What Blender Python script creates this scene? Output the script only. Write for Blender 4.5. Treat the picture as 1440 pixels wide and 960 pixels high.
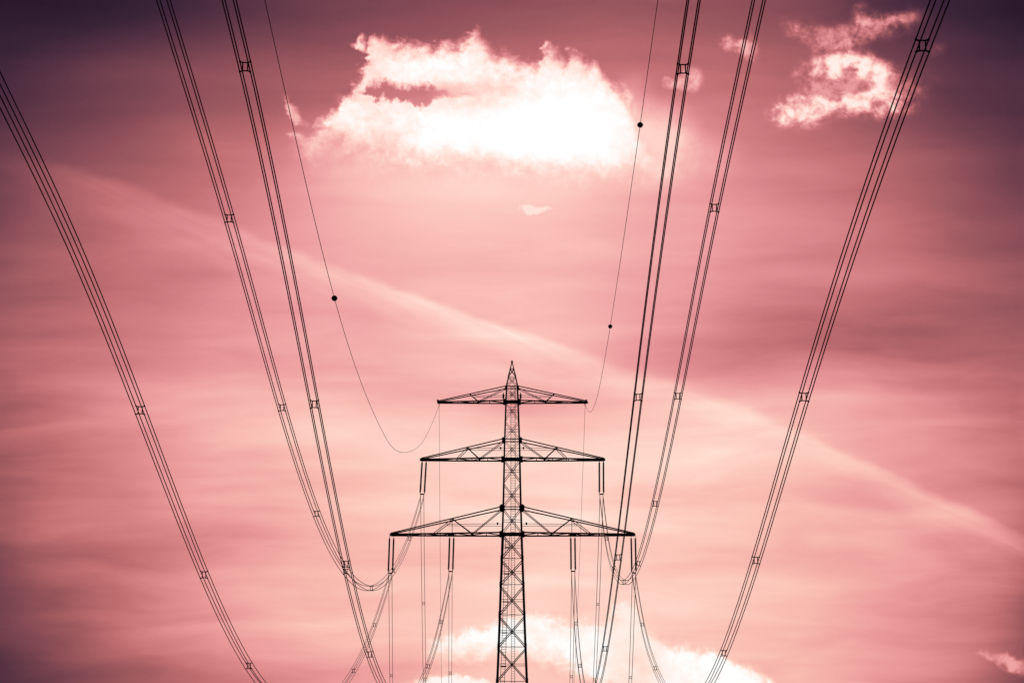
import bpy, bmesh, math, random
from mathutils import Vector, Matrix
random.seed(7)
for o in list(bpy.data.objects): bpy.data.objects.remove(o)
scn = bpy.context.scene
COL = scn.collection
PITCH = math.radians(11.8255)
FOC = 3200.0            # focal length in units where the frame is 1440 wide
TY = 280.2              # distance from the photographer to the pylon

# ------------------------------------------------------------------ camera
cd = bpy.data.cameras.new('camera'); cam = bpy.data.objects.new('camera', cd); COL.objects.link(cam)
cd.sensor_width = 36.0; cd.lens = 36.0 * FOC / 1440.0
cd.clip_start = 0.1; cd.clip_end = 20000
cam.location = (0, 0, 1.7); cam.rotation_euler = (math.pi / 2 + PITCH, 0, 0)
scn.camera = cam
scn.view_settings.view_transform = 'Standard'
scn.view_settings.look = 'None'
scn.view_settings.exposure = 0.0
scn.view_settings.gamma = 1.0

# ------------------------------------------------------------------ sun (behind the big cloud)
sd = bpy.data.lights.new('sun', 'SUN'); sd.energy = 0.6; sd.angle = math.radians(10); sd.color = (1.0, 0.86, 0.80)
sun = bpy.data.objects.new('sun', sd); COL.objects.link(sun)
SUN_EL, SUN_AZ = math.radians(17.0), math.radians(1.3)
sdir = Vector((math.sin(SUN_AZ) * math.cos(SUN_EL), math.cos(SUN_AZ) * math.cos(SUN_EL), math.sin(SUN_EL)))
sun.rotation_euler = sdir.to_track_quat('Z', 'Y').to_euler()

# ------------------------------------------------------------------ sky: world nodes over view direction
W = bpy.data.worlds.new('World'); scn.world = W; W.use_nodes = True
W.cycles.sampling_method = 'MANUAL'; W.cycles.sample_map_resolution = 512
NT = W.node_tree; NT.nodes.clear(); LK = NT.links
def nd(t): return NT.nodes.new(t)
def feed(sock, v):
    if hasattr(v, 'is_output'): LK.new(v, sock)
    else: sock.default_value = v
def M(op, a, b=0.0, c=None, clamp=False):
    n = nd('ShaderNodeMath'); n.operation = op; n.use_clamp = clamp
    feed(n.inputs[0], a); feed(n.inputs[1], b)
    if c is not None: feed(n.inputs[2], c)
    return n.outputs[0]
def sstep(v, a, b, lo=0.0, hi=1.0):
    n = nd('ShaderNodeMapRange'); n.interpolation_type = 'SMOOTHSTEP'
    feed(n.inputs[0], v); n.inputs[1].default_value = a; n.inputs[2].default_value = b
    n.inputs[3].default_value = lo; n.inputs[4].default_value = hi
    return n.outputs[0]
def mix(a, b, f):
    n = nd('ShaderNodeMix'); n.data_type = 'FLOAT'; n.clamp_factor = True
    feed(n.inputs[0], f); feed(n.inputs[2], a); feed(n.inputs[3], b)
    return n.outputs[0]
def vdot(v, w):
    n = nd('ShaderNodeVectorMath'); n.operation = 'DOT_PRODUCT'
    LK.new(v, n.inputs[0]); n.inputs[1].default_value = w
    return n.outputs['Value']
def comb(x, y, z=0.0):
    n = nd('ShaderNodeCombineXYZ'); feed(n.inputs[0], x); feed(n.inputs[1], y); feed(n.inputs[2], z)
    return n.outputs[0]
def fbm(vec, scale, detail=4.0, rough=0.55, dist=0.0, off=(0, 0, 0), stretch=(1, 1, 1), rot=0.0):
    m = nd('ShaderNodeMapping'); LK.new(vec, m.inputs[0])
    m.inputs['Location'].default_value = off; m.inputs['Scale'].default_value = stretch; m.inputs['Rotation'].default_value = (0, 0, rot)
    n = nd('ShaderNodeTexNoise'); LK.new(m.outputs[0], n.inputs['Vector'])
    n.inputs['Scale'].default_value = scale; n.inputs['Detail'].default_value = detail
    n.inputs['Roughness'].default_value = rough; n.inputs['Distortion'].default_value = dist
    return n.outputs
def fcurve(x, pts, x0, x1, y0, y1, kind='AUTO'):
    """curve through pts of (x, y); x0..x1 and y0..y1 are the ranges"""
    n = nd('ShaderNodeFloatCurve'); cm = n.mapping; c = cm.curves[0]
    P = [((a - x0) / (x1 - x0), (b - y0) / (y1 - y0)) for a, b in pts]
    while len(c.points) < len(P): c.points.new(0.5, 0.5)
    for q, (a, b) in zip(c.points, P):
        q.location = (a, b); q.handle_type = kind
    cm.update()
    feed(n.inputs['Value'], M('DIVIDE', M('SUBTRACT', x, x0), x1 - x0, clamp=True))
    return M('MULTIPLY_ADD', n.outputs[0], y1 - y0, y0)

tc = nd('ShaderNodeTexCoord'); DIR = tc.outputs['Generated']
F = (0.0, math.cos(PITCH), math.sin(PITCH)); U = (0.0, -math.sin(PITCH), math.cos(PITCH)); R = (1.0, 0.0, 0.0)
dF = vdot(DIR, F); dFc = M('MAXIMUM', dF, 0.05)
# a fixed chart of the sky above the pylon: 1 unit = 1/3200 rad; (sx right, sy downwards)
sx = M('MULTIPLY_ADD', M('DIVIDE', vdot(DIR, R), dFc), FOC, 720.0)
sy = M('MULTIPLY_ADD', M('DIVIDE', vdot(DIR, U), dFc), -FOC, 480.0)
SV = comb(sx, sy)

# broad tone of the veil of high cloud (rows of the chart)
XS = [0, 180, 360, 540, 720, 900, 1080, 1260, 1440]
ROWS = [
    (0,   [24, 32, 52, 70, 78, 88, 80, 44, 26]),
    (120, [42, 66, 84, 96, 108, 112, 104, 70, 46]),
    (240, [62, 92, 122, 165, 186, 156, 128, 100, 62]),
    (330, [78, 108, 140, 174, 190, 168, 138, 112, 80]),
    (420, [86, 117, 150, 176, 188, 166, 136, 112, 88]),
    (500, [94, 132, 158, 174, 184, 156, 122, 106, 94]),
    (570, [102, 148, 172, 182, 186, 190, 174, 148, 112]),
    (650, [94, 135, 172, 200, 208, 206, 186, 160, 110]),
    (730, [84, 125, 164, 200, 212, 206, 188, 164, 104]),
    (800, [78, 130, 164, 200, 212, 206, 190, 162, 84]),
    (870, [72, 122, 158, 188, 206, 204, 192, 160, 78]),
    (960, [46, 94, 132, 168, 196, 194, 184, 138, 62]),
]
warp = fbm(SV, 1 / 260, 1.5, 0.45, off=(3, 7, 1))
wob = nd('ShaderNodeVectorMath'); wob.operation = 'SUBTRACT'; LK.new(warp['Color'], wob.inputs[0]); wob.inputs[1].default_value = (.5, .5, .5)
sep = nd('ShaderNodeSeparateXYZ'); LK.new(wob.outputs[0], sep.inputs[0])
wx = M('MULTIPLY_ADD', sep.outputs[0], 110.0, sx); wy = M('MULTIPLY_ADD', sep.outputs[1], 34.0, sy)
tone = None; py = None
for y, vals in ROWS:
    c = fcurve(wx, list(zip(XS, [v / 255 for v in vals])), 0, 1440, 0, 1)
    tone = c if tone is None else mix(tone, c, sstep(wy, py, y))
    py = y
# streaks of cirrostratus, nearly level
WV = comb(wx, wy)
st1 = fbm(WV, 1.0, 3.4, 0.5, 0.2, off=(11, 3, 0), stretch=(1 / 560, 1 / 84, 1), rot=0.04)['Fac']
st2 = fbm(WV, 1.0, 4.0, 0.55, 0.5, off=(2, 23, 5), stretch=(1 / 230, 1 / 42, 1), rot=0.07)['Fac']
low = sstep(sy, 200, 640, 0.45, 1.0)
st3 = fbm(WV, 1.0, 5.0, 0.6, 0.7, off=(7, 3, 2), stretch=(1 / 130, 1 / 17, 1), rot=0.11)['Fac']
patch = sstep(fbm(SV, 1 / 300, 2.0, 0.5, off=(4, 9, 3))['Fac'], 0.42, 0.62)
st = M('MULTIPLY_ADD', M('SUBTRACT', st1, 0.5), 0.32, M('MULTIPLY', M('SUBTRACT', st2, 0.5), 0.17))
st = M('ADD', st, M('MULTIPLY', M('MULTIPLY', M('SUBTRACT', st3, 0.5), 0.075), patch))
tone = M('ADD', tone, M('MULTIPLY', M('MULTIPLY', st, low), sstep(tone, 0.1, 0.6, 0.35, 1.0)))
# fading condensation trail: centre line, width, strength along sx
cn = fbm(SV, 1 / 90, 4.0, 0.55, off=(5, 1, 9))['Fac']
ctr = fcurve(sx, [(0, 222), (80, 243), (200, 280), (330, 330), (440, 372), (540, 408), (640, 440), (720, 470), (800, 496), (860, 522), (960, 552), (1060, 590), (1160, 632), (1280, 690), (1360, 724), (1440, 760)], 0, 1440, 0, 960)
amp = fcurve(sx, [(0, .02), (80, .05), (200, .075), (330, .085), (440, .095), (560, .13), (700, .125), (800, .105), (880, .075), (1000, .06), (1120, .045), (1220, .10), (1330, .125), (1440, .12)], 0, 1440, 0, 1)
dc = M('MULTIPLY_ADD', M('SUBTRACT', cn, 0.5), 28.0, M('SUBTRACT', sy, ctr))
wid = fcurve(sx, [(0, 74), (200, 84), (380, 74), (520, 50), (700, 46), (860, 46), (1000, 34), (1200, 36), (1330, 62), (1440, 76)], 0, 1440, 0, 90)
soft = fcurve(sx, [(0, 22), (300, 20), (480, 16), (860, 14), (1440, 18)], 0, 1440, 0, 60)
tn = fbm(comb(M('MULTIPLY_ADD', sy, -0.45, sx), M('MULTIPLY_ADD', sx, -0.45, sy)), 1.0, 4.0, 0.55, 0.3, off=(6, 2, 0), stretch=(1 / 150, 1 / 22, 1))['Fac']
rise = nd('ShaderNodeMapRange'); rise.interpolation_type = 'SMOOTHSTEP'; LK.new(dc, rise.inputs[0]); LK.new(M('MULTIPLY', soft, -1.0), rise.inputs[1]); rise.inputs[2].default_value = 0
fall = nd('ShaderNodeMapRange'); fall.interpolation_type = 'SMOOTHSTEP'; LK.new(dc, fall.inputs[0]); fall.inputs[1].default_value = 0; LK.new(wid, fall.inputs[2]); fall.inputs[3].default_value = 1; fall.inputs[4].default_value = 0
trail = M('MULTIPLY', M('MULTIPLY', rise.outputs[0], fall.outputs[0]), M('MULTIPLY_ADD', M('SUBTRACT', tn, 0.5), 2.0, 1.0))
tone = M('MULTIPLY_ADD', trail, M('MULTIPLY', amp, 0.85), tone)
glow = M('MULTIPLY', sstep(dc, -30, 6), sstep(dc, 30, 190, 1.0, 0.0))    # paler air under its upper edge
tone = M('MULTIPLY_ADD', glow, fcurve(sx, [(0, .0), (100, .015), (350, .012), (600, .0), (820, .01), (930, .045), (1100, .05), (1250, .03), (1440, .01)], 0, 1440, 0, 1), tone)

# --- cumulus
n1 = fbm(SV, 1 / 70, 5.0, 0.6, 0.4, off=(1, 2, 3)); n2 = fbm(SV, 1 / 20, 6.0, 0.62, 0.3, off=(9, 4, 2))
def shifted(a1, a2):
    out = []
    for s, base in ((0, sx), (1, sy)):
        o = base
        for n, a in ((n1, a1), (n2, a2)):
            sp = nd('ShaderNodeSeparateXYZ'); LK.new(n['Color'], sp.inputs[0])
            o = M('ADD', o, M('MULTIPLY', M('SUBTRACT', sp.outputs[s], 0.5), a))
        out.append(o)
    return out
n3 = fbm(SV, 1 / 9, 4.0, 0.6, 0.2, off=(4, 7, 6))
cx, cy = shifted(30, 26)
TOP = [(390, 250), (404, 196), (412, 186), (428, 190), (441, 178), (456, 172), (466, 160), (478, 148), (484, 130), (493, 116), (501, 106), (508, 94), (513, 76), (516, 54), (522, 49), (535, 53), (545, 58), (560, 62), (575, 56), (590, 63), (606, 69), (620, 62), (632, 57), (645, 56), (655, 48), (666, 40), (675, 48), (685, 62), (700, 77), (715, 76), (730, 83), (745, 87), (758, 86), (764, 66), (773, 62), (785, 70), (793, 84), (801, 71), (812, 78), (830, 88), (845, 96), (853, 108), (866, 120), (880, 134), (888, 152), (895, 172), (904, 192), (918, 204), (945, 216), (965, 236), (990, 255)]
BOT = [(390, 180), (410, 192), (430, 204), (446, 213), (460, 205), (475, 203), (490, 212), (520, 224), (560, 232), (600, 235), (660, 238), (720, 242), (780, 248), (850, 248), (900, 240), (940, 232), (990, 215)]
top = fcurve(cx, TOP, 390, 990, 0, 300, 'VECTOR'); bot = fcurve(cx, BOT, 390, 990, 0, 300)
rag = M('ADD', M('MULTIPLY', M('SUBTRACT', n2['Fac'], 0.5), 42.0), M('MULTIPLY', M('SUBTRACT', n3['Fac'], 0.5), 13.0))
dt = M('ADD', M('SUBTRACT', cy, top), rag); db = M('ADD', M('SUBTRACT', bot, cy), M('MULTIPLY', rag, 0.6))
side = M('MULTIPLY', sstep(sx, 394, 432), sstep(sx, 870, 985, 1.0, 0.0))
a_top = sstep(dt, -7, 17); a_bot = sstep(db, -36, 30)
NTOP = [(480, 128), (508, 128), (520, 119), (540, 115), (560, 117), (580, 120), (600, 122), (615, 124), (630, 126), (660, 127), (700, 128)]
NBOT = [(480, 128), (508, 130), (520, 135), (540, 139), (560, 141), (580, 143), (600, 148), (612, 141), (630, 136), (660, 133), (700, 130)]
rag2 = M('MULTIPLY', rag, 0.55)
hole = M('MULTIPLY', sstep(M('ADD', M('SUBTRACT', cy, fcurve(cx, NTOP, 480, 700, 0, 300)), rag2), -4, 7), sstep(M('ADD', M('SUBTRACT', fcurve(cx, NBOT, 480, 700, 0, 300), cy), rag2), -3, 4))
hole = M('MULTIPLY', hole, sstep(sx, 590, 700, 0.9, 0.0))
alpha = M('MULTIPLY', M('MULTIPLY', a_top, a_bot), M('MULTIPLY', side, M('SUBTRACT', 1.0, hole)))
# brightness inside: thin pink rims, burnt-out heart where the sun stands behind it
thick = M('MULTIPLY', sstep(dt, -4, 34), sstep(db, -24, 40))
def blob(vec, x, y, rx, ry, rot=0.0, amp=1.0, k=1.7):
    m = nd('ShaderNodeMapping'); m.vector_type = 'TEXTURE'; LK.new(vec, m.inputs[0])
    m.inputs['Location'].default_value = (x, y, 0); m.inputs['Rotation'].default_value = (0, 0, math.radians(rot)); m.inputs['Scale'].default_value = (rx * k, ry * k, 1)
    g = nd('ShaderNodeTexGradient'); g.gradient_type = 'SPHERICAL'; LK.new(m.outputs[0], g.inputs[0])
    return M('MULTIPLY', sstep(g.outputs['Fac'], 0.0, 0.85), amp)
def total(vs):
    t = vs[0]
    for v in vs[1:]: t = M('ADD', t, v)
    return t
core = total([blob(SV, 800, 180, 85, 58), blob(SV, 690, 190, 80, 34, 0, .8), blob(SV, 590, 175, 60, 24, 0, .4), blob(SV, 600, 92, 70, 18, 4, .4)])
core = M('MINIMUM', core, 1.0)
tex = M('MULTIPLY', M('SUBTRACT', n1['Fac'], 0.5), 0.45)
tex = M('ADD', tex, M('ADD', M('MULTIPLY', M('SUBTRACT', n2['Fac'], 0.5), 0.42), M('MULTIPLY', M('SUBTRACT', n3['Fac'], 0.5), 0.16)))
ctone = M('ADD', M('MULTIPLY_ADD', thick, 0.17, 0.74), M('MULTIPLY', core, 0.13))
ctone = M('ADD', ctone, M('MULTIPLY', tex, mix(0.62, 0.20, core)))
dim = total([blob(SV, 640, 126, 60, 9, 0, .10), blob(SV, 710, 122, 22, 12, 0, .05), blob(SV, 500, 200, 60, 16, 0, .06)])
ctone = M('SUBTRACT', ctone, dim)
# pale veil that trails off to the right and under the base
veil = total([blob(SV, 905, 205, 60, 45, 0, .8), blob(SV, 885, 150, 26, 36, 20, .35), blob(SV, 965, 222, 60, 30, 0, .4), blob(SV, 930, 180, 40, 40, 20, .3), blob(SV, 700, 250, 230, 26, 0, .55), blob(SV, 500, 225, 60, 22, 0, .4)])
veil = M('MULTIPLY', veil, M('ADD', M('MULTIPLY', M('SUBTRACT', n1['Fac'], 0.5), 1.4), M('MULTIPLY_ADD', M('SUBTRACT', n2['Fac'], 0.5), 0.9, 0.95)), clamp=True)
tone = mix(tone, 0.86, M('MULTIPLY', veil, 0.75))
tone = mix(tone, ctone, alpha)
# haze of light round the big cloud
tone = M('ADD', tone, M('MULTIPLY', blob(SV, 740, 200, 330, 120, 0, 0.055), M('SUBTRACT', 1.0, alpha)))

# --- ragged small clouds: (x, y, rx, ry, rot, amount)
def group(bl, a1, a2, lo, hi, tone_lo, tone_hi, strength, body=0.72):
    global tone
    gx, gy = shifted(a1, a2); v = comb(gx, gy)
    d = M('MULTIPLY', M('MAXIMUM', total([blob(v, *b, 2.1) for b in bl]), 0.0), body)
    nz = M('ADD', M('MULTIPLY', M('SUBTRACT', n2['Fac'], 0.5), 1.8), M('MULTIPLY', M('SUBTRACT', n3['Fac'], 0.5), 0.35))
    nz = M('ADD', nz, M('MULTIPLY', M('SUBTRACT', n1['Fac'], 0.5), 1.3))
    d = M('MULTIPLY_ADD', nz, sstep(d, 0.0, 0.7), d)
    al = M('MULTIPLY', sstep(d, lo, hi, 0.0, strength), sstep(dF, 0.9, 0.94))
    ct = sstep(d, lo, hi + 0.1, tone_lo, tone_hi)
    tone = mix(tone, M('MAXIMUM', ct, tone), al)
group([(501, 66, 9, 4, 25, .55), (510, 56, 5, 8, 12, .75), (513, 70, 7, 7, 0, .7), (768, 62, 8, 3, -30, .6), (765, 72, 5, 8, 0, .7), (806, 71, 10, 3, 25, .6), (874, 128, 15, 12, 40, .6), (888, 154, 13, 16, 20, .6), (900, 184, 13, 18, 10, .5), (914, 208, 16, 12, 10, .3), (648, 52, 10, 5, -30, .5), (590, 60, 14, 4, 15, .5), (478, 140, 9, 10, 0, .5), (455, 168, 12, 6, -25, .5), (418, 190, 16, 5, 5, .6)], 18, 16, .10, .85, .6, .93, .9)
group([(1205, 118, 62, 30, 12, .8), (1140, 150, 46, 20, -10, .6), (1255, 130, 46, 24, 15, .5), (1240, 34, 54, 18, -10, .6), (1185, 58, 42, 15, -20, .6), (1128, 42, 36, 16, 10, .45), (1140, 118, 40, 10, 0, .2), (1290, 90, 34, 22, 0, .25)], 24, 16, .05, 1.1, .40, .70, .75, .8)
group([(1158, 95, 38, 15, -17, 1.15), (1196, 88, 28, 15, 0, 1.2), (1224, 98, 28, 14, 20, .8), (1238, 124, 30, 24, 30, 1.0), (1128, 155, 44, 21, -14, 1.9),
       (1202, 143, 32, 14, 5, 1.0), (1222, 158, 30, 13, 0, .8), (1258, 140, 26, 16, 30, .7), (1284, 150, 20, 10, 10, .4), (1262, 102, 26, 10, 8, .45), (1111, 116, 16, 7, 0, .5), (1180, 122, 22, 14, 0, .5),
       (1197, 101, 8, 7, 0, -1.7), (1202, 126, 14, 5, 0, -1.2), (1238, 147, 11, 6, 0, -1.1), (1140, 121, 26, 8, 6, -1.2), (1170, 133, 10, 8, 20, -1.2), (1262, 116, 14, 7, 10, -.8), (1185, 110, 16, 9, 0, .5), (1226, 118, 20, 16, 0, .2)],
      24, 16, .05, 1.2, .46, .93, 1.0, .52)
group([(1113, 40, 16, 11, 30, .8), (1141, 46, 18, 12, 0, .7), (1214, 18, 11, 14, 0, .7), (1238, 31, 26, 10, -8, .75), (1279, 24, 22, 9, -18, .7), (1203, 54, 24, 12, -35, .9), (1172, 65, 26, 9, -6, .8),
       (1316, 70, 14, 10, -30, .6), (1310, 108, 16, 8, 25, .4), (1028, 60, 15, 9, 20, 1.3), (1054, 70, 11, 16, 0, 1.6), (1082, 78, 8, 7, 0, .4),
       (974, 112, 14, 17, 30, 1.5), (945, 118, 13, 8, 0, 1.3), (975, 204, 15, 11, 40, 1.2), (955, 206, 14, 8, 0, .4), (404, 146, 5, 11, -20, 1.3), (414, 160, 8, 9, 30, 1.4), (426, 171, 14, 6, 25, 1.1), (896, 120, 12, 5, 10, .4)],
      24, 16, .05, 1.2, .42, .78, .8, .60)
group([(744, 295, 20, 6, 2, 1.0), (762, 296, 16, 4, -4, .8), (734, 290, 12, 5, 8, .6)], 16, 12, .08, 1.0, .70, .90, .85, .8)
T2 = [(585, 930), (597, 905), (610, 896), (625, 890), (640, 884), (655, 876), (663, 880), (675, 878), (690, 871), (700, 867), (715, 861), (740, 856), (755, 859), (775, 861), (790, 866), (805, 866), (830, 869), (850, 868), (862, 850), (876, 838), (890, 846), (902, 862), (914, 880), (928, 897), (945, 902), (958, 900), (975, 904), (1000, 912), (1030, 922), (1060, 934), (1080, 946), (1100, 960), (1120, 985)]
B2 = [(585, 920), (600, 921), (650, 922), (700, 918), (740, 922), (780, 930), (820, 948), (860, 978), (900, 1000), (1120, 1040)]
dt2 = M('ADD', M('SUBTRACT', cy, fcurve(cx, T2, 585, 1120, 820, 1060, 'VECTOR')), M('MULTIPLY', rag, 0.8))
db2 = M('ADD', M('SUBTRACT', fcurve(cx, B2, 585, 1120, 820, 1060), cy), M('MULTIPLY', rag, 0.8))
al2 = M('MULTIPLY', M('MULTIPLY', sstep(dt2, -6, 15), sstep(db2, -22, 24)), M('MULTIPLY', sstep(sx, 588, 620), sstep(dF, 0.9, 0.94)))
al2 = M('MULTIPLY', al2, fcurve(sx, [(585, .8), (700, .95), (800, .9), (845, .85), (865, .65), (900, .62), (925, .8), (950, .97), (1120, .95)], 585, 1120, 0, 1))
ct2 = M('ADD', sstep(dt2, -4, 22, 0.89, 0.99), M('MULTIPLY', tex, 0.42))
tone = mix(tone, M('MAXIMUM', ct2, tone), al2)
group([(630, 962, 40, 12, 0, .9), (660, 980, 60, 20, 0, .9)], 24, 16, .15, .85, .82, .98, .9)
group([(1396, 922, 24, 7, 12, .9), (1424, 934, 24, 8, 10, .9), (1372, 914, 16, 6, 0, .6), (1430, 918, 14, 9, -20, .5), (1448, 940, 26, 10, 8, .9)], 20, 14, .06, 1.2, .42, .68, .9, .62)
# fine grain of the veil, and the far dark side of the sky
grain = fbm(SV, 1 / 7, 2.0, 0.5, off=(8, 8, 8))['Fac']
tone = M('MULTIPLY_ADD', M('SUBTRACT', grain, 0.5), 0.012, tone)
tone = mix(0.14, tone, sstep(dF, 0.55, 0.95))
rp = nd('ShaderNodeValToRGB'); LK.new(M('MINIMUM', M('MAXIMUM', tone, 0.0), 1.0), rp.inputs[0])
STOPS = [(0.0, (12, 6, 14)), (.08, (36, 20, 38)), (.14, (58, 36, 56)), (.20, (88, 51, 68)), (.26, (116, 66, 80)), (.32, (144, 81, 90)), (.38, (170, 97, 103)), (.44, (194, 112, 116)), (.50, (211, 128, 133)),
         (.56, (225, 143, 147)), (.62, (236, 158, 160)), (.68, (243, 174, 172)), (.74, (249, 189, 182)), (.80, (253, 204, 195)), (.86, (255, 219, 209)), (.92, (255, 236, 228)), (1.0, (255, 255, 255))]
def lin(v):
    v /= 255.0
    return v / 12.92 if v <= 0.04045 else ((v + 0.055) / 1.055) ** 2.4
el = rp.color_ramp.elements
el[0].position = 0; el[1].position = 1
for i, (p, c) in enumerate(STOPS):
    e = el[0] if i == 0 else (el[-1] if i == len(STOPS) - 1 else el.new(p))
    e.color = (lin(c[0]), lin(c[1]), lin(c[2]), 1)
warm = nd('ShaderNodeMix'); warm.data_type = 'RGBA'; warm.blend_type = 'MULTIPLY'
LK.new(M('MULTIPLY', sstep(sy, 400, 760, 0.0, 1.0), sstep(tone, 0.83, 0.95, 1.0, 0.25)), warm.inputs[0]); LK.new(rp.outputs[0], warm.inputs[6]); warm.inputs[7].default_value = (1.0, 0.993, 0.942, 1)
bg = nd('ShaderNodeBackground'); LK.new(warm.outputs[2], bg.inputs[0]); bg.inputs[1].default_value = 1.0
wo = nd('ShaderNodeOutputWorld'); LK.new(bg.outputs[0], wo.inputs[0])

# ------------------------------------------------------------------ materials
def mat(name, c0, c1, scale, rough, metal=0.0, bump=0.0):
    m = bpy.data.materials.new(name); m.use_nodes = True; t = m.node_tree; b = t.nodes['Principled BSDF']
    n = t.nodes.new('ShaderNodeTexNoise'); n.inputs['Scale'].default_value = scale; n.inputs['Detail'].default_value = 5
    tc_ = t.nodes.new('ShaderNodeTexCoord'); t.links.new(tc_.outputs['Object'], n.inputs['Vector'])
    r = t.nodes.new('ShaderNodeValToRGB'); t.links.new(n.outputs['Fac'], r.inputs[0])
    r.color_ramp.elements[0].color = (*c0, 1); r.color_ramp.elements[1].color = (*c1, 1)
    r.color_ramp.elements[0].position = .3; r.color_ramp.elements[1].position = .7
    t.links.new(r.outputs[0], b.inputs['Base Color'])
    b.inputs['Roughness'].default_value = rough; b.inputs['Metallic'].default_value = metal
    b.inputs['Specular IOR Level'].default_value = 0.25
    if bump:
        u = t.nodes.new('ShaderNodeBump'); u.inputs['Strength'].default_value = bump
        t.links.new(n.outputs['Fac'], u.inputs['Height']); t.links.new(u.outputs[0], b.inputs['Normal'])
    return m
STEEL = mat('weathered_painted_steel', (.022, .024, .026), (.040, .042, .044), 1.4, .7)
FIT = mat('forged_fittings', (.03, .03, .03), (.05, .048, .045), 9, .6)
WIRE = mat('weathered_aluminium_strand', (.030, .028, .028), (.045, .042, .042), 3, .65)
PORC = mat('brown_glazed_porcelain', (.018, .010, .007), (.032, .018, .012), 6, .5)
BALLM = mat('marker_ball_paint', (.030, .010, .008), (.045, .016, .012), 5, .6)
GRASS = mat('meadow', (.018, .030, .008), (.050, .062, .020), .35, .95, bump=.4)

# ------------------------------------------------------------------ mesh helpers
def new_obj(name, bm, m, parent=None):
    me = bpy.data.meshes.new(name); bm.to_mesh(me); bm.free(); me.materials.append(m)
    o = bpy.data.objects.new(name, me); COL.objects.link(o); o.parent = parent
    return o
def empty(name, loc, label, cat, group=None):
    o = bpy.data.objects.new(name, None); COL.objects.link(o); o.location = loc
    o.empty_display_size = .3
    return tag(o, label, cat, group)
def tag(o, label, cat, group=None):
    o['label'] = label; o['category'] = cat
    if group: o['group'] = group
    return o
def box(bm, mtx, sx_, sy_, sz_):
    bmesh.ops.create_cube(bm, size=1.0, matrix=mtx @ Matrix.Diagonal((sx_, sy_, sz_, 1)))
def frame(p, q, ref):
    z = (q - p).normalized(); x = ref - z * ref.dot(z)
    if x.length < 1e-4: x = z.orthogonal()
    x.normalize(); y = z.cross(x)
    return Matrix(((x.x, y.x, z.x, 0), (x.y, y.y, z.y, 0), (x.z, y.z, z.z, 0), (0, 0, 0, 1)))
def bar(bm, p, q, w, h=None, ref=(0, 1, 0)):
    """flat or square bar"""
    p, q = Vector(p), Vector(q); h = h or w
    box(bm, Matrix.Translation((p + q) / 2) @ frame(p, q, Vector(ref)), w, h, (q - p).length)
def angle(bm, p, q, w, ref=(0, 1, 0), t=None):
    """rolled L-section: two thin flanges meeting at the heel line p-q; first flange lies along ref"""
    p, q = Vector(p), Vector(q); t = t or max(.012, w * .12); L = (q - p).length
    f = Matrix.Translation((p + q) / 2) @ frame(p, q, Vector(ref))
    box(bm, f @ Matrix.Translation((w / 2, 0, 0)), w, t, L)
    box(bm, f @ Matrix.Translation((t / 2, (w + t) / 2, 0)), t, w, L)
def brace(bm, p, q, w, n):
    p, q, n = Vector(p), Vector(q), Vector(n).normalized()
    bar(bm, p, q, .02, w, n); o = n * (w * .4 + .01); bar(bm, p + o, q + o, w * .8, .02, n)
def plate(bm, c, r, t, n=(0, 1, 0), sides=8):
    q = Vector(n).to_track_quat('Z', 'Y').to_matrix().to_4x4()
    bmesh.ops.create_cone(bm, cap_ends=True, segments=sides, radius1=r, radius2=r, depth=t, matrix=Matrix.Translation(Vector(c)) @ q @ Matrix.Rotation(math.pi / sides, 4, 'Z'))
def tube(bm, pts, r, sides=6, caps=True):
    rings = []; n = len(pts); pts = [Vector(p) for p in pts]
    for i, p in enumerate(pts):
        d = (pts[min(i + 1, n - 1)] - pts[max(i - 1, 0)]).normalized()
        x = d.cross(Vector((0, 0, 1)))
        if x.length < 1e-3: x = Vector((1, 0, 0))
        x.normalize(); y = d.cross(x)
        rings.append([bm.verts.new(p + (x * math.cos(2 * math.pi * k / sides) + y * math.sin(2 * math.pi * k / sides)) * r) for k in range(sides)])
    for a, b in zip(rings, rings[1:]):
        for k in range(sides): bm.faces.new((a[k], a[(k + 1) % sides], b[(k + 1) % sides], b[k]))
    if caps: bm.faces.new(rings[0]); bm.faces.new(rings[-1][::-1])
def lathe(bm, prof, sides=12, base=Matrix.Identity(4)):
    rings = [[bm.verts.new(base @ Vector((r * math.cos(2 * math.pi * k / sides), r * math.sin(2 * math.pi * k / sides), z))) for k in range(sides)] for r, z in prof]
    for a, b in zip(rings, rings[1:]):
        for k in range(sides): bm.faces.new((a[k], a[(k + 1) % sides], b[(k + 1) % sides], b[k]))
    bm.faces.new(rings[0][::-1]); bm.faces.new(rings[-1])

# ------------------------------------------------------------------ ground
bm = bmesh.new()
bmesh.ops.create_grid(bm, x_segments=160, y_segments=160, size=6000)
for v in bm.verts:
    d = v.co.length
    v.co.z = 0.0 if d < 420 else -1.2 + 1.2 * math.sin(v.co.x * .004) * math.cos(v.co.y * .003)
g = new_obj('ground', bm, GRASS); g['kind'] = 'structure'

# ------------------------------------------------------------------ pylon
pyl = empty('pylon', (0, TY, 0), 'tall dark lattice steel pylon with three tiers of crossarms and a pointed peak', 'pylon')
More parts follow.
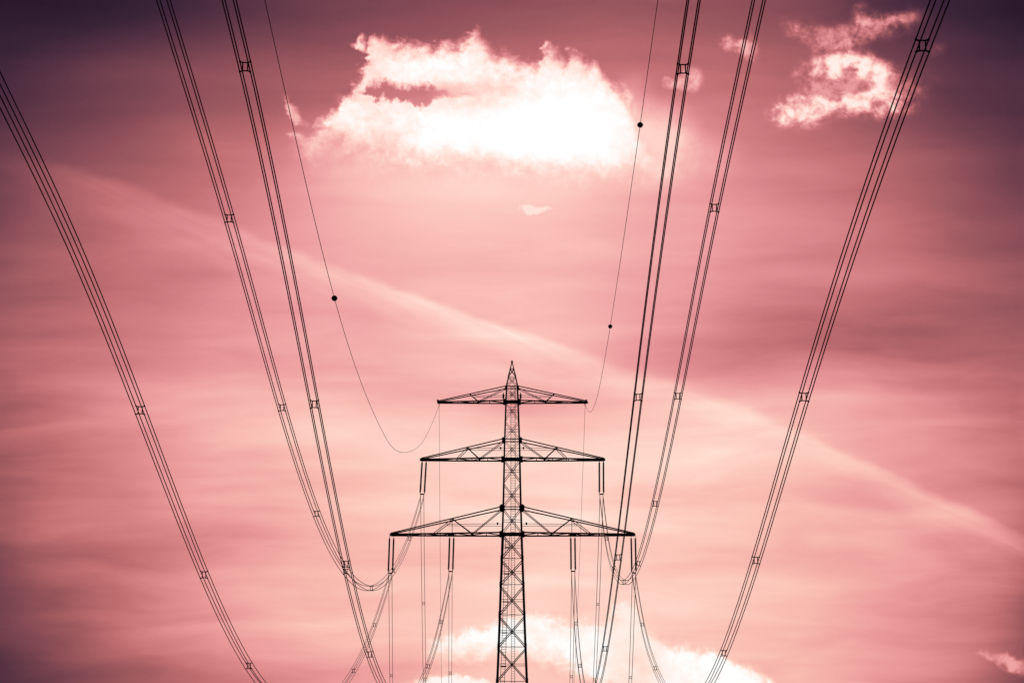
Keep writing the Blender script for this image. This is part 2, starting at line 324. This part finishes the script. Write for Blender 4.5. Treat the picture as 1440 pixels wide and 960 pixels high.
# (height, half width) of the square body
BODY = [(0, 2.95), (4.4, 2.62), (9.1, 2.33), (13.6, 2.10), (17.95, 1.93), (22.1, 1.765), (26.0, 1.63), (29.7, 1.51), (32.9, 1.40), (36.05, 1.29), (39.3, 1.185), (42.4, 1.12), (45.4, 1.06), (47.8, 1.0), (50.2, .92), (52.65, .84), (54.5, .765)]
def hw(z):
    for (a, wa), (b, wb) in zip(BODY, BODY[1:]):
        if a <= z <= b: return wa + (wb - wa) * (z - a) / (b - a)
    return BODY[-1][1]
for ax in (-1, 1):
    for ay in (-1, 1):
        bm = bmesh.new()
        for (a, wa), (b, wb) in zip(BODY, BODY[1:]):
            w = .25 if b <= 36.1 else (.19 if b < 46 else .13)
            angle(bm, (ax * wa, ay * wa, a), (ax * wb, ay * wb, b + .02), w, (-ax, 0, 0) if ax * ay > 0 else (0, -ay, 0), .045)
            if b < 36.5:   # splice plates at the joints
                bar(bm, (ax * (wb - .10), ay * (wb + .012), b - .35), (ax * (wb - .10), ay * (wb + .012), b + .35), .02, .20)
                bar(bm, (ax * (wb + .022), ay * (wb - .09), b - .35), (ax * (wb + .022), ay * (wb - .09), b + .35), .20, .03)
        new_obj('leg', bm, STEEL, pyl)
LOWER = 36.05
def face_pt(f, s, z, ins=0.0):
    """point on body face f (0 front, 1 back, 2 left, 3 right), s in -1..1 across"""
    w = hw(z); d = w - ins
    return {0: (s * w, -d, z), 1: (s * w, d, z), 2: (-d, s * w, z), 3: (d, s * w, z)}[f]
NRM = [(0, 1, 0), (0, -1, 0), (1, 0, 0), (-1, 0, 0)]
for f in range(4):
    bm = bmesh.new(); lv = [b for b, _ in BODY]
    for a, b in zip(lv, lv[1:]):
        w = .105 if b <= LOWER else .08
        if b > 46: w = .055
        e = .10
        brace(bm, face_pt(f, -.96, a + e, .03), face_pt(f, .96, b - e, .03), w, NRM[f])
        brace(bm, face_pt(f, .96, a + e, .14), face_pt(f, -.96, b - e, .14), w, NRM[f])
        zc = (a + b) / 2
        bar(bm, face_pt(f, -.97, zc + .02, .1), face_pt(f, .97, zc + .02, .1), .055)
        plate(bm, face_pt(f, 0, zc, .10), .10 if zc < 46 else .06, .04, NRM[f])
        if f == 0 and b < 34: bar(bm, face_pt(f, -.98, b, .07), face_pt(f, .98, b, .07), .11, .07)
    new_obj('face_bracing', bm, STEEL, pyl)
# peak
bm = bmesh.new()
PK = [(54.5, .765), (55.75, .51), (56.85, .27), (57.75, .07)]
for (a, wa), (b, wb) in zip(PK, PK[1:]):
    for ax in (-1, 1):
        for ay in (-1, 1): angle(bm, (ax * wa, ay * wa, a), (ax * wb, ay * wb, b + .02), .10, (-ax, 0, 0) if ax * ay > 0 else (0, -ay, 0), .025)
    for s in (-1, 1):
        if b < 57.5:
            bar(bm, (-wa, s * wa, a + .05), (wb, s * wb, b), .06); bar(bm, (wa, s * (wa - .06), a + .05), (-wb, s * (wb - .06), b), .06)
            bar(bm, (s * wa, -wa, a + .05), (s * wb, wb, b), .06); bar(bm, (s * (wa - .06), wa, a + .05), (s * (wb - .06), -wb, b), .06)
        bar(bm, (-wb, s * wb, b), (wb, s * wb, b), .06); bar(bm, (s * wb, -wb, b), (s * wb, wb, b), .06)
plate(bm, (0, 0, 57.8), .15, .12, (0, 0, 1)); bar(bm, (0, 0, 57.8), (0, 0, 58.0), .09)
new_obj('peak', bm, STEEL, pyl)
# level frames where the arms meet the body
def level_frame(z, beam, diag=True):
    bm = bmesh.new(); w = hw(z)
    for s in (-1, 1):
        bar(bm, (-w, s * (w + .02), z), (w, s * (w + .02), z), beam, .12); bar(bm, (s * (w + .02), -w, z), (s * (w + .02), w, z), .12, beam)
    if diag:
        bar(bm, (-w, -w, z - .01), (w, w, z - .01), .12); bar(bm, (w, -w, z + .05), (-w, w, z + .05), .12)
        bar(bm, (-w, 0, z), (w, 0, z), .10); bar(bm, (-w, -w * .5, z), (w, -w * .5, z), .08); bar(bm, (-w, w * .5, z), (w, w * .5, z), .08)
    new_obj('level_frame', bm, STEEL, pyl)
for z, b_ in ((36.05, .42), (45.4, .34), (52.65, .30)): level_frame(z, b_)
for z, b_ in ((39.3, .16), (47.8, .16), (54.5, .14)): level_frame(z, b_, False)
for z in (39.3, 47.8):
    w = hw(z)
    for ax in (-1, 1):
        for ay in (-1, 1):
            bm = bmesh.new(); plate(bm, (ax * (w + .04), ay * (w + .03), z), .36 if z < 40 else .26, .05)
            plate(bm, (ax * (w + .05), ay * (w - .02), z), .30 if z < 40 else .22, .05, (1, 0, 0)); new_obj('gusset_plate', bm, STEEL, pyl)
for z in (36.05, 45.4, 52.65):
    w = hw(z)
    for ax in (-1, 1):
        for ay in (-1, 1):
            bm = bmesh.new(); plate(bm, (ax * (w + .04), ay * (w + .10), z), .33, .05, sides=4); new_obj('gusset_plate', bm, STEEL, pyl)

# crossarms
def arm(s, zb, zt, xt, xn, xd, xo, zr, xr, cw):
    if s > 0: xt += .13
    wb, wt = hw(zb), hw(zt); tipy = .16; ztip = zb - .08
    def ydep(x): return wb + (tipy - wb) * (x - wb) / (xt - wb)
    def zc(x): return zt + (ztip + .12 - zt) * (x - wt) / (xt - wt)
    def ytop(x): return wt + (tipy - wt) * (x - wt) / (xt - wt)
    def zbt(x): return zb + (ztip - zb) * (x - wb) / (xt - wb)
    def ang(bm, p, q, w, ref, t=None): angle(bm, *((p, q) if s > 0 else (q, p)), w, ref, t)
    bm = bmesh.new()
    for d in (-1, 1): ang(bm, (s * wb, d * wb, zb), (s * xt, d * tipy, ztip), cw, (0, -d, 0), .03)
    root = new_obj('crossarm', bm, STEEL, pyl)
    for d in (-1, 1):
        bm = bmesh.new(); ang(bm, (s * wt, d * wt, zt), (s * xt, d * tipy, ztip + .14), cw * .75, (0, -d, 0), .025); new_obj('top_chord', bm, STEEL, root)
    bm = bmesh.new()     # web of both side faces
    for d in (-1, 1):
        N = (s * xn, d * ytop(xn), zc(xn)); B = (s * xd, d * ydep(xd), zb + .03)
        ang(bm, N, B, cw * .75, (0, -d, 0)); ang(bm, (s * (xd - .02), d * ydep(xd), zb + .03), (s * wt, d * wt, zt - .15), cw * .55, (0, -d, 0))
        if xo: ang(bm, N, (s * xo, d * ydep(xo), zb), cw * .5, (0, -d, 0))
        plate(bm, N, cw * .9, .03); plate(bm, B, cw * .9, .03)
    bar(bm, (s * xn, -ytop(xn), zc(xn)), (s * xn, ytop(xn), zc(xn)), .08)
    new_obj('web_bracing', bm, STEEL, root)
    bm = bmesh.new()     # zigzag between the two bottom chords
    n = max(4, int((xt - wb) / 1.9)); sgn = 1; xs = [wb + (xt - .5 - wb) * i / n for i in range(n + 1)]
    for a, b in zip(xs, xs[1:]):
        bar(bm, (s * a, sgn * ydep(a), zbt(a) + .02), (s * b, -sgn * ydep(b), zbt(b) + .02), .10, .08, (0, 0, 1)); sgn = -sgn
        bar(bm, (s * b, -ydep(b), zbt(b) - .03), (s * b, ydep(b), zbt(b) - .03), .11, .10, (0, 0, 1))
    new_obj('plan_bracing', bm, STEEL, root)
    bm = bmesh.new()     # rail for the linesmen
    for d in (-1, 1): bar(bm, (s * (hw(zr)), d * hw(zr) * .95, zr), (s * xr, d * ytop(xr), zr), .05)
    new_obj('hand_rail', bm, STEEL, root)
    bm = bmesh.new(); bar(bm, (s * (xt - .45), 0, ztip + .03), (s * (xt + .12), 0, ztip + .03), .26, .40, (0, 0, 1)); new_obj('tip_plate', bm, STEEL, root)
    return root
ARMS = {}
for s in (-1, 1):
    a = arm(s, 36.05, 39.3, 15.0, 7.3, 4.9, 9.7, 37.2, 8.1, .15); ARMS['bottom', s] = a
    bm = bmesh.new(); bar(bm, (s * 7.4, 0, 36.0), (s * 7.4, 0, 37.85), .07); new_obj('hanger_post', bm, STEEL, a)
    bm = bmesh.new(); bar(bm, (s * 7.1, 0, 35.98), (s * 7.95, 0, 35.98), .2, .4, (0, 0, 1)); new_obj('hanger_plate', bm, STEEL, a)
    bm = bmesh.new(); plate(bm, (s * 1.78, -1.3, 37.2), .17, .2, (1, 0, 0)); new_obj('rail_stop', bm, STEEL, a)
    a = arm(s, 45.4, 47.8, 11.35, 5.5, 4.05, 6.85, 46.68, 5.7, .14)
    bm = bmesh.new(); plate(bm, (s * 1.42, -1.0, 46.66), .15, .2, (1, 0, 0)); new_obj('rail_stop', bm, STEEL, a)
    a = arm(s, 52.65, 54.5, 9.25, 5.2, 4.2, None, 53.35, 4.8, .12)
    bm = bmesh.new(); tube(bm, [(s * 9.3, 0, 52.7), (s * 9.3, 0, 52.95)], .10, 8); tube(bm, [(s * 9.1, 0, 52.55), (s * 9.12, 0, 52.25)], .05, 6); new_obj('tip_shackle', bm, FIT, a)
    bm = bmesh.new(); lathe(bm, [(.08, 52.95), (.12, 53.0), (.12, 53.45), (.06, 53.55), (.06, 53.7)], 10, Matrix.Translation((s * 1.08, -.7, 0)))
    bar(bm, (s * 1.08, -.7, 52.75), (s * 1.08, -.7, 53.0), .08); new_obj('fixture', bm, FIT, a)

# ladders
bm = bmesh.new()
def ladder(bm, fn, z0, z1, half, step, r):
    z = z0; prev = None
    while z < z1:
        l, r_ = fn(z)
        if prev:
            bar(bm, prev[0], l, r * 1.6); bar(bm, prev[1], r_, r * 1.6)
        bar(bm, l, r_, r)
        prev = (l, r_); z += step
ladder(bm, lambda z: ((-.08, -hw(z) + .22, z), (.34, -hw(z) + .22, z)), 3.0, 36.2, .2, .30, .034)
ladder(bm, lambda z: ((-.14, -hw(z) + .22, z), (.40, -hw(z) + .22, z)), 36.2, 54.6, .26, .32, .04)
new_obj('ladder', bm, STEEL, pyl)
bm = bmesh.new()
ladder(bm, lambda z: ((-hw(z) + .50, hw(z) - .2, z), (-hw(z) + 1.02, hw(z) - .2, z)), 3.0, 36.0, .26, .34, .04)
bar(bm, (-hw(6) + .30, hw(6) - .2, 6), (-hw(35.9) + .30, hw(35.9) - .2, 35.9), .05)
for z in (15.8, 19.95, 24.05, 27.85, 31.3, 34.5): bar(bm, (-hw(z) + .45, hw(z) - .25, z), (-hw(z) + 1.15, hw(z) - .25, z), .22, .14)
new_obj('cable_ladder', bm, STEEL, pyl)

# ------------------------------------------------------------------ insulator sets
def insulator_set(top, low, label):
    """double suspension string from top (arm) to low (yoke)"""
    top, low = Vector(top), Vector(low)
    e = empty('insulator_set', top, label, 'insulator', 'insulator strings hanging from the crossarms')
    d = low - top; L = d.length; f = frame(Vector((0, 0, 0)), d, Vector((1, 0, 0)))
    def P(x, y, z): return f @ Vector((x, y, z))
    for s in (-1, 1):
        off = s * .255
        prof = [(.032, .22)]; z = .30
        while z < L - .42:
            prof += [(.085, z), (.125, z + .05), (.123, z + .075), (.085, z + .085)]; z += .115
        prof += [(.032, L - .30)]
        bm = bmesh.new(); lathe(bm, prof, 12, f @ Matrix.Translation((off, 0, 0)))
        st = new_obj('insulator_string', bm, PORC, e)
        bm = bmesh.new(); tube(bm, [P(off, 0, -.12), P(off, 0, .26)], .035, 6); plate(bm, P(off, 0, .24), .07, .14, d)
        new_obj('end_fitting', bm, FIT, st)
        bm = bmesh.new(); plate(bm, P(off, 0, L - .30), .075, .16, d); tube(bm, [P(off, 0, L - .34), P(off, 0, L - .16), P(off * .78, 0, L - .03)], .05, 6)
        new_obj('end_fitting', bm, FIT, st)
        bm = bmesh.new(); tube(bm, [P(off, 0, L - .3), P(off + s * .10, .05, L - .34), P(off + s * .12, .1, L - .48)], .022, 6); new_obj('arcing_horn', bm, FIT, st)
    bm = bmesh.new(); bar(bm, P(-.27, 0, L - .04), P(.27, 0, L - .04), .06, .16); new_obj('yoke_plate', bm, FIT, e)
    return e

# ------------------------------------------------------------------ conductors
def spline(pts):
    """natural cubic through pts, straight beyond the ends"""
    n = len(pts); x = [p[0] for p in pts]; y = [p[1] for p in pts]
    h = [x[i + 1] - x[i] for i in range(n - 1)]
    a = [0] * n; b = [1] * n; c = [0] * n; r = [0] * n
    for i in range(1, n - 1):
        a[i] = h[i - 1]; b[i] = 2 * (h[i - 1] + h[i]); c[i] = h[i]; r[i] = 6 * ((y[i + 1] - y[i]) / h[i] - (y[i] - y[i - 1]) / h[i - 1])
    for i in range(1, n):
        w = a[i] / b[i - 1]; b[i] -= w * c[i - 1]; r[i] -= w * r[i - 1]
    m = [0] * n; m[-1] = r[-1] / b[-1]
    for i in range(n - 2, -1, -1): m[i] = (r[i] - c[i] * m[i + 1]) / b[i]
    def f(t):
        if t >= x[-1]:
            k = (y[-1] - y[-2]) / h[-1] + h[-1] * (m[-2] + 2 * m[-1]) / 6
            return y[-1] + k * (t - x[-1])
        i = max(j for j in range(n - 1) if x[j] <= t or j == 0)
        A = (x[i + 1] - t) / h[i]; B = (t - x[i]) / h[i]
        return A * y[i] + B * y[i + 1] + ((A ** 3 - A) * m[i] + (B ** 3 - B) * m[i + 1]) * h[i] ** 2 / 6
    return f
FRONT_END, BACK_END = 400.0, 150.0
def make_line(att, prof, slope, back_slope, zoff=0.0, back_b=-.36):
    sp = spline([(0, 0)] + prof); x0, z0 = att
    def pt(s):          # s > 0 towards and over the photographer, s < 0 behind the pylon
        if s >= 0: return Vector((x0 + slope * s, TY - s, z0 + zoff * max(0.0, 1 - s / 25) + sp(s)))
        t = -s; return Vector((x0 + back_slope * t, TY + t, z0 + zoff + back_b * t + .0012 * t * t))
    return pt
SS = sorted(set([-BACK_END + 5 * i for i in range(int(BACK_END / 5))] + [i * 2.5 for i in range(int(FRONT_END / 2.5) + 1)]))
def spacer_bm(pt, s):
    p = pt(s); d = (pt(s + .5) - pt(s - .5)).normalized(); x = Vector((d.y, -d.x, 0)).normalized()
    if x.x < 0: x = -x
    z = Vector((0, 0, 1)); h = .2
    def Q(a, b): return p + x * a + z * b
    bm = bmesh.new()
    C = {(i, j): Q(i * .095, j * .165) for i in (-1, 1) for j in (-1, 1)}
    for j in (-1, 1): tube(bm, [C[-1, j], C[1, j]], .026, 6)
    for i in (-1, 1): tube(bm, [C[i, -1], C[i, 1]], .026, 6)
    for i in (-1, 1):
        for j in (-1, 1):
            tube(bm, [C[i, j], Q(i * .15, j * .178), Q(i * h, j * h)], .029, 6)
            q = Q(i * h, j * h); tube(bm, [q - d * .05, q + d * .05], .036, 8)
    return bm
def bundle(att, prof, slope, back_slope, fronts, backs, label):
    pt = make_line(att, prof, slope, back_slope, -.25)
    e = empty('conductor_bundle', pt(0), label, 'power line', 'bundles of four conductor cables')
    base = pt(0)
    for i in (-1, 1):
        for j in (-1, 1):
            pts = []
            for s in SS:
                d = pt(s + .5) - pt(s - .5); x = Vector((-d.y, d.x, 0)).normalized()
                if x.x < 0: x = -x
                pts.append(pt(s) + x * (i * .2) + Vector((0, 0, j * .2)) - base)
            bm = bmesh.new(); tube(bm, pts, .0255, 6); new_obj('conductor', bm, WIRE, e)
            # clamp that hangs this conductor from the yoke
            bm = bmesh.new(); q = Vector((i * .2, 0, j * .2)); tube(bm, [q + Vector((0, -.22, -.03)), q, q + Vector((0, .22, -.03))], .045, 6)
            if j > 0: bar(bm, q, q + Vector((0, 0, .12)), .04)
            else: bar(bm, q, q + Vector((0, 0, .40)), .035)
            new_obj('suspension_clamp', bm, FIT, e)
    for s in fronts + [-b for b in backs]:
        bm = spacer_bm(pt, s)
        bmesh.ops.translate(bm, vec=-base, verts=bm.verts)
        new_obj('spacer', bm, FIT, e)
    return pt
L3 = bundle((-14.98, 31.15), [(25.7, -8.38), (53.7, -15.19), (134.9, -20.0), (155.2, -16.36), (176.6, -11.0), (194.2, -6.91), (205.6, -5.04)], -.0125, -.0451,
    [25.7, 53.7, 80, 107, 134.9, 155.2, 176.6, 218, 245], [31.7, 66, 100], 'leftmost conductor bundle, sweeping from the left tip of the lowest crossarm to the left edge')
L2 = bundle((-11.14, 40.94), [(27.0, -8.68), (53.9, -15.14), (82.9, -19.75), (109.1, -21.07), (132.1, -19.74), (153.0, -16.44), (176.3, -11.56), (196.1, -8.05)], -.0125, -.0308,
    [27.0, 53.9, 82.9, 109.1, 132.1, 153.0, 176.3, 218, 245], [31.8, 66, 100], 'conductor bundle dipping beside the left tip of the middle crossarm and climbing to upper left')
L1 = bundle((-7.56, 31.37), [(26.4, -8.33), (54.5, -15.03), (131.7, -19.27), (150.7, -15.5), (170.4, -9.82), (198.5, -2.01), (203.2, -1.1)], -.0125, -.0262,
    [26.4, 54.5, 80, 106, 131.7, 150.7, 170.4, 198.5, 228, 252], [31.4, 66, 100], 'steep conductor bundle hung from the middle of the left arm of the lowest crossarm')
R1 = bundle((7.54, 31.39), [(13.8, -7.36), (31.6, -13.5), (110.5, -17.39), (135.8, -13.46), (163.1, -8.15), (199.1, -2.32), (204.7, -1.7)], -.0058, .0172,
    [13.8, 31.6, 58, 85, 110.5, 135.8, 163.1, 199.1, 228, 252], [32.8, 66, 100], 'nearly upright conductor bundle hung from the middle of the right arm of the lowest crossarm')
R2 = bundle((11.10, 40.95), [(18.3, -7.6), (40.1, -13.41), (67.9, -17.73), (97.1, -19.17), (123.5, -17.92), (149.5, -15.14), (177.9, -11.49), (199.8, -9.41)], -.0095, .0204,
    [18.3, 40.1, 67.9, 97.1, 123.5, 149.5, 177.9, 222, 250], [32.1, 66, 100], 'conductor bundle looping low beside the right tip of the middle crossarm, then climbing')
R3 = bundle((15.02, 31.19), [(21.5, -7.98), (48.8, -14.66), (121.9, -20.38), (134.5, -19.21), (157.1, -15.82), (181.0, -11.23), (213.9, -6.37), (217.1, -6.07)], -.0115, .0344,
    [21.5, 48.8, 78, 106, 134.5, 157.1, 181.0, 213.9, 242], [32.6, 66, 100], 'rightmost conductor bundle, sweeping from the right tip of the lowest crossarm to upper right')

insulator_set((-14.87, 0 + TY, 35.75), (-14.98, TY, 31.20), 'double insulator string hanging from the left tip of the lowest crossarm')
insulator_set((-10.92, TY, 45.25), (-11.14, TY, 40.99), 'double insulator string hanging from the left tip of the middle crossarm')
insulator_set((-7.45, TY, 35.80), (-7.56, TY, 31.42), 'double insulator string hanging halfway along the left arm of the lowest crossarm')
insulator_set((7.52, TY, 35.80), (7.54, TY, 31.44), 'double insulator string hanging halfway along the right arm of the lowest crossarm')
insulator_set((11.12, TY, 45.25), (11.10, TY, 41.00), 'double insulator string hanging from the right tip of the middle crossarm')
insulator_set((14.98, TY, 35.75), (15.02, TY, 31.24), 'double insulator string hanging from the right tip of the lowest crossarm')

# ------------------------------------------------------------------ earth wires and marker balls
def earth_wire(att, prof, slope, bs, label):
    pt = make_line(att, prof, slope, bs, 0.0, -.50); base = pt(0)
    bm = bmesh.new(); tube(bm, [pt(s) - base for s in SS], .019, 6)
    o = new_obj('earth_wire', bm, WIRE); o.location = base; tag(o, label, 'earth wire', 'earth wires from the top crossarm')
    bm = bmesh.new(); tube(bm, [(0, .18, -.03), (0, 0, .03), (0, -.18, -.04)], .05, 6); bar(bm, (0, 0, 0), (0, 0, .30), .05); new_obj('suspension_clamp', bm, FIT, o)
    return pt
LE = earth_wire((-9.12, 52.25), [(37.9, -10.78), (68.1, -16.8), (94.0, -19.99), (98.6, -20.19), (143.8, -19.28), (180.9, -13.7)], -.0125, -.0236, 'thin single earth wire dipping in a deep loop left of the top crossarm')
RE = earth_wire((9.15, 52.25), [(19.3, -4.29), (90.4, -9.50), (145.4, -8.68), (165.7, -8.08)], -.0085, .0055, 'thin single earth wire climbing from the right tip of the top crossarm')
def ball(pt, s, r, label):
    p = pt(s); bm = bmesh.new(); bmesh.ops.create_uvsphere(bm, u_segments=28, v_segments=16, radius=r)
    o = new_obj('marker_ball', bm, BALLM); o.location = p
    for f_ in o.data.polygons: f_.use_smooth = True
    tag(o, label, 'marker ball', 'round marker balls on the earth wires')
    bm = bmesh.new(); bmesh.ops.create_cone(bm, cap_ends=True, segments=28, radius1=r + .012, radius2=r + .012, depth=.03); new_obj('seam_flange', bm, FIT, o)
    d = (pt(s + 1) - p).normalized()
    bm = bmesh.new(); tube(bm, [d * (r - .02), d * (r + .14)], .045, 8); tube(bm, [-d * (r - .02), -d * (r + .08)], .03, 8); new_obj('clamp', bm, FIT, o)
ball(LE, 143.8, .182, 'dark round marker ball on the left earth wire, left of the pylon')
ball(RE, 145.4, .18, 'upper marker ball on the right earth wire, at the edge of the white cloud')
ball(RE, 90.4, .18, 'lower marker ball on the right earth wire, above the top crossarm tip')

# ------------------------------------------------------------------ render defaults
scn.render.engine = 'CYCLES'
scn.render.resolution_x = 1024; scn.render.resolution_y = 682
scn.cycles.max_bounces = 4
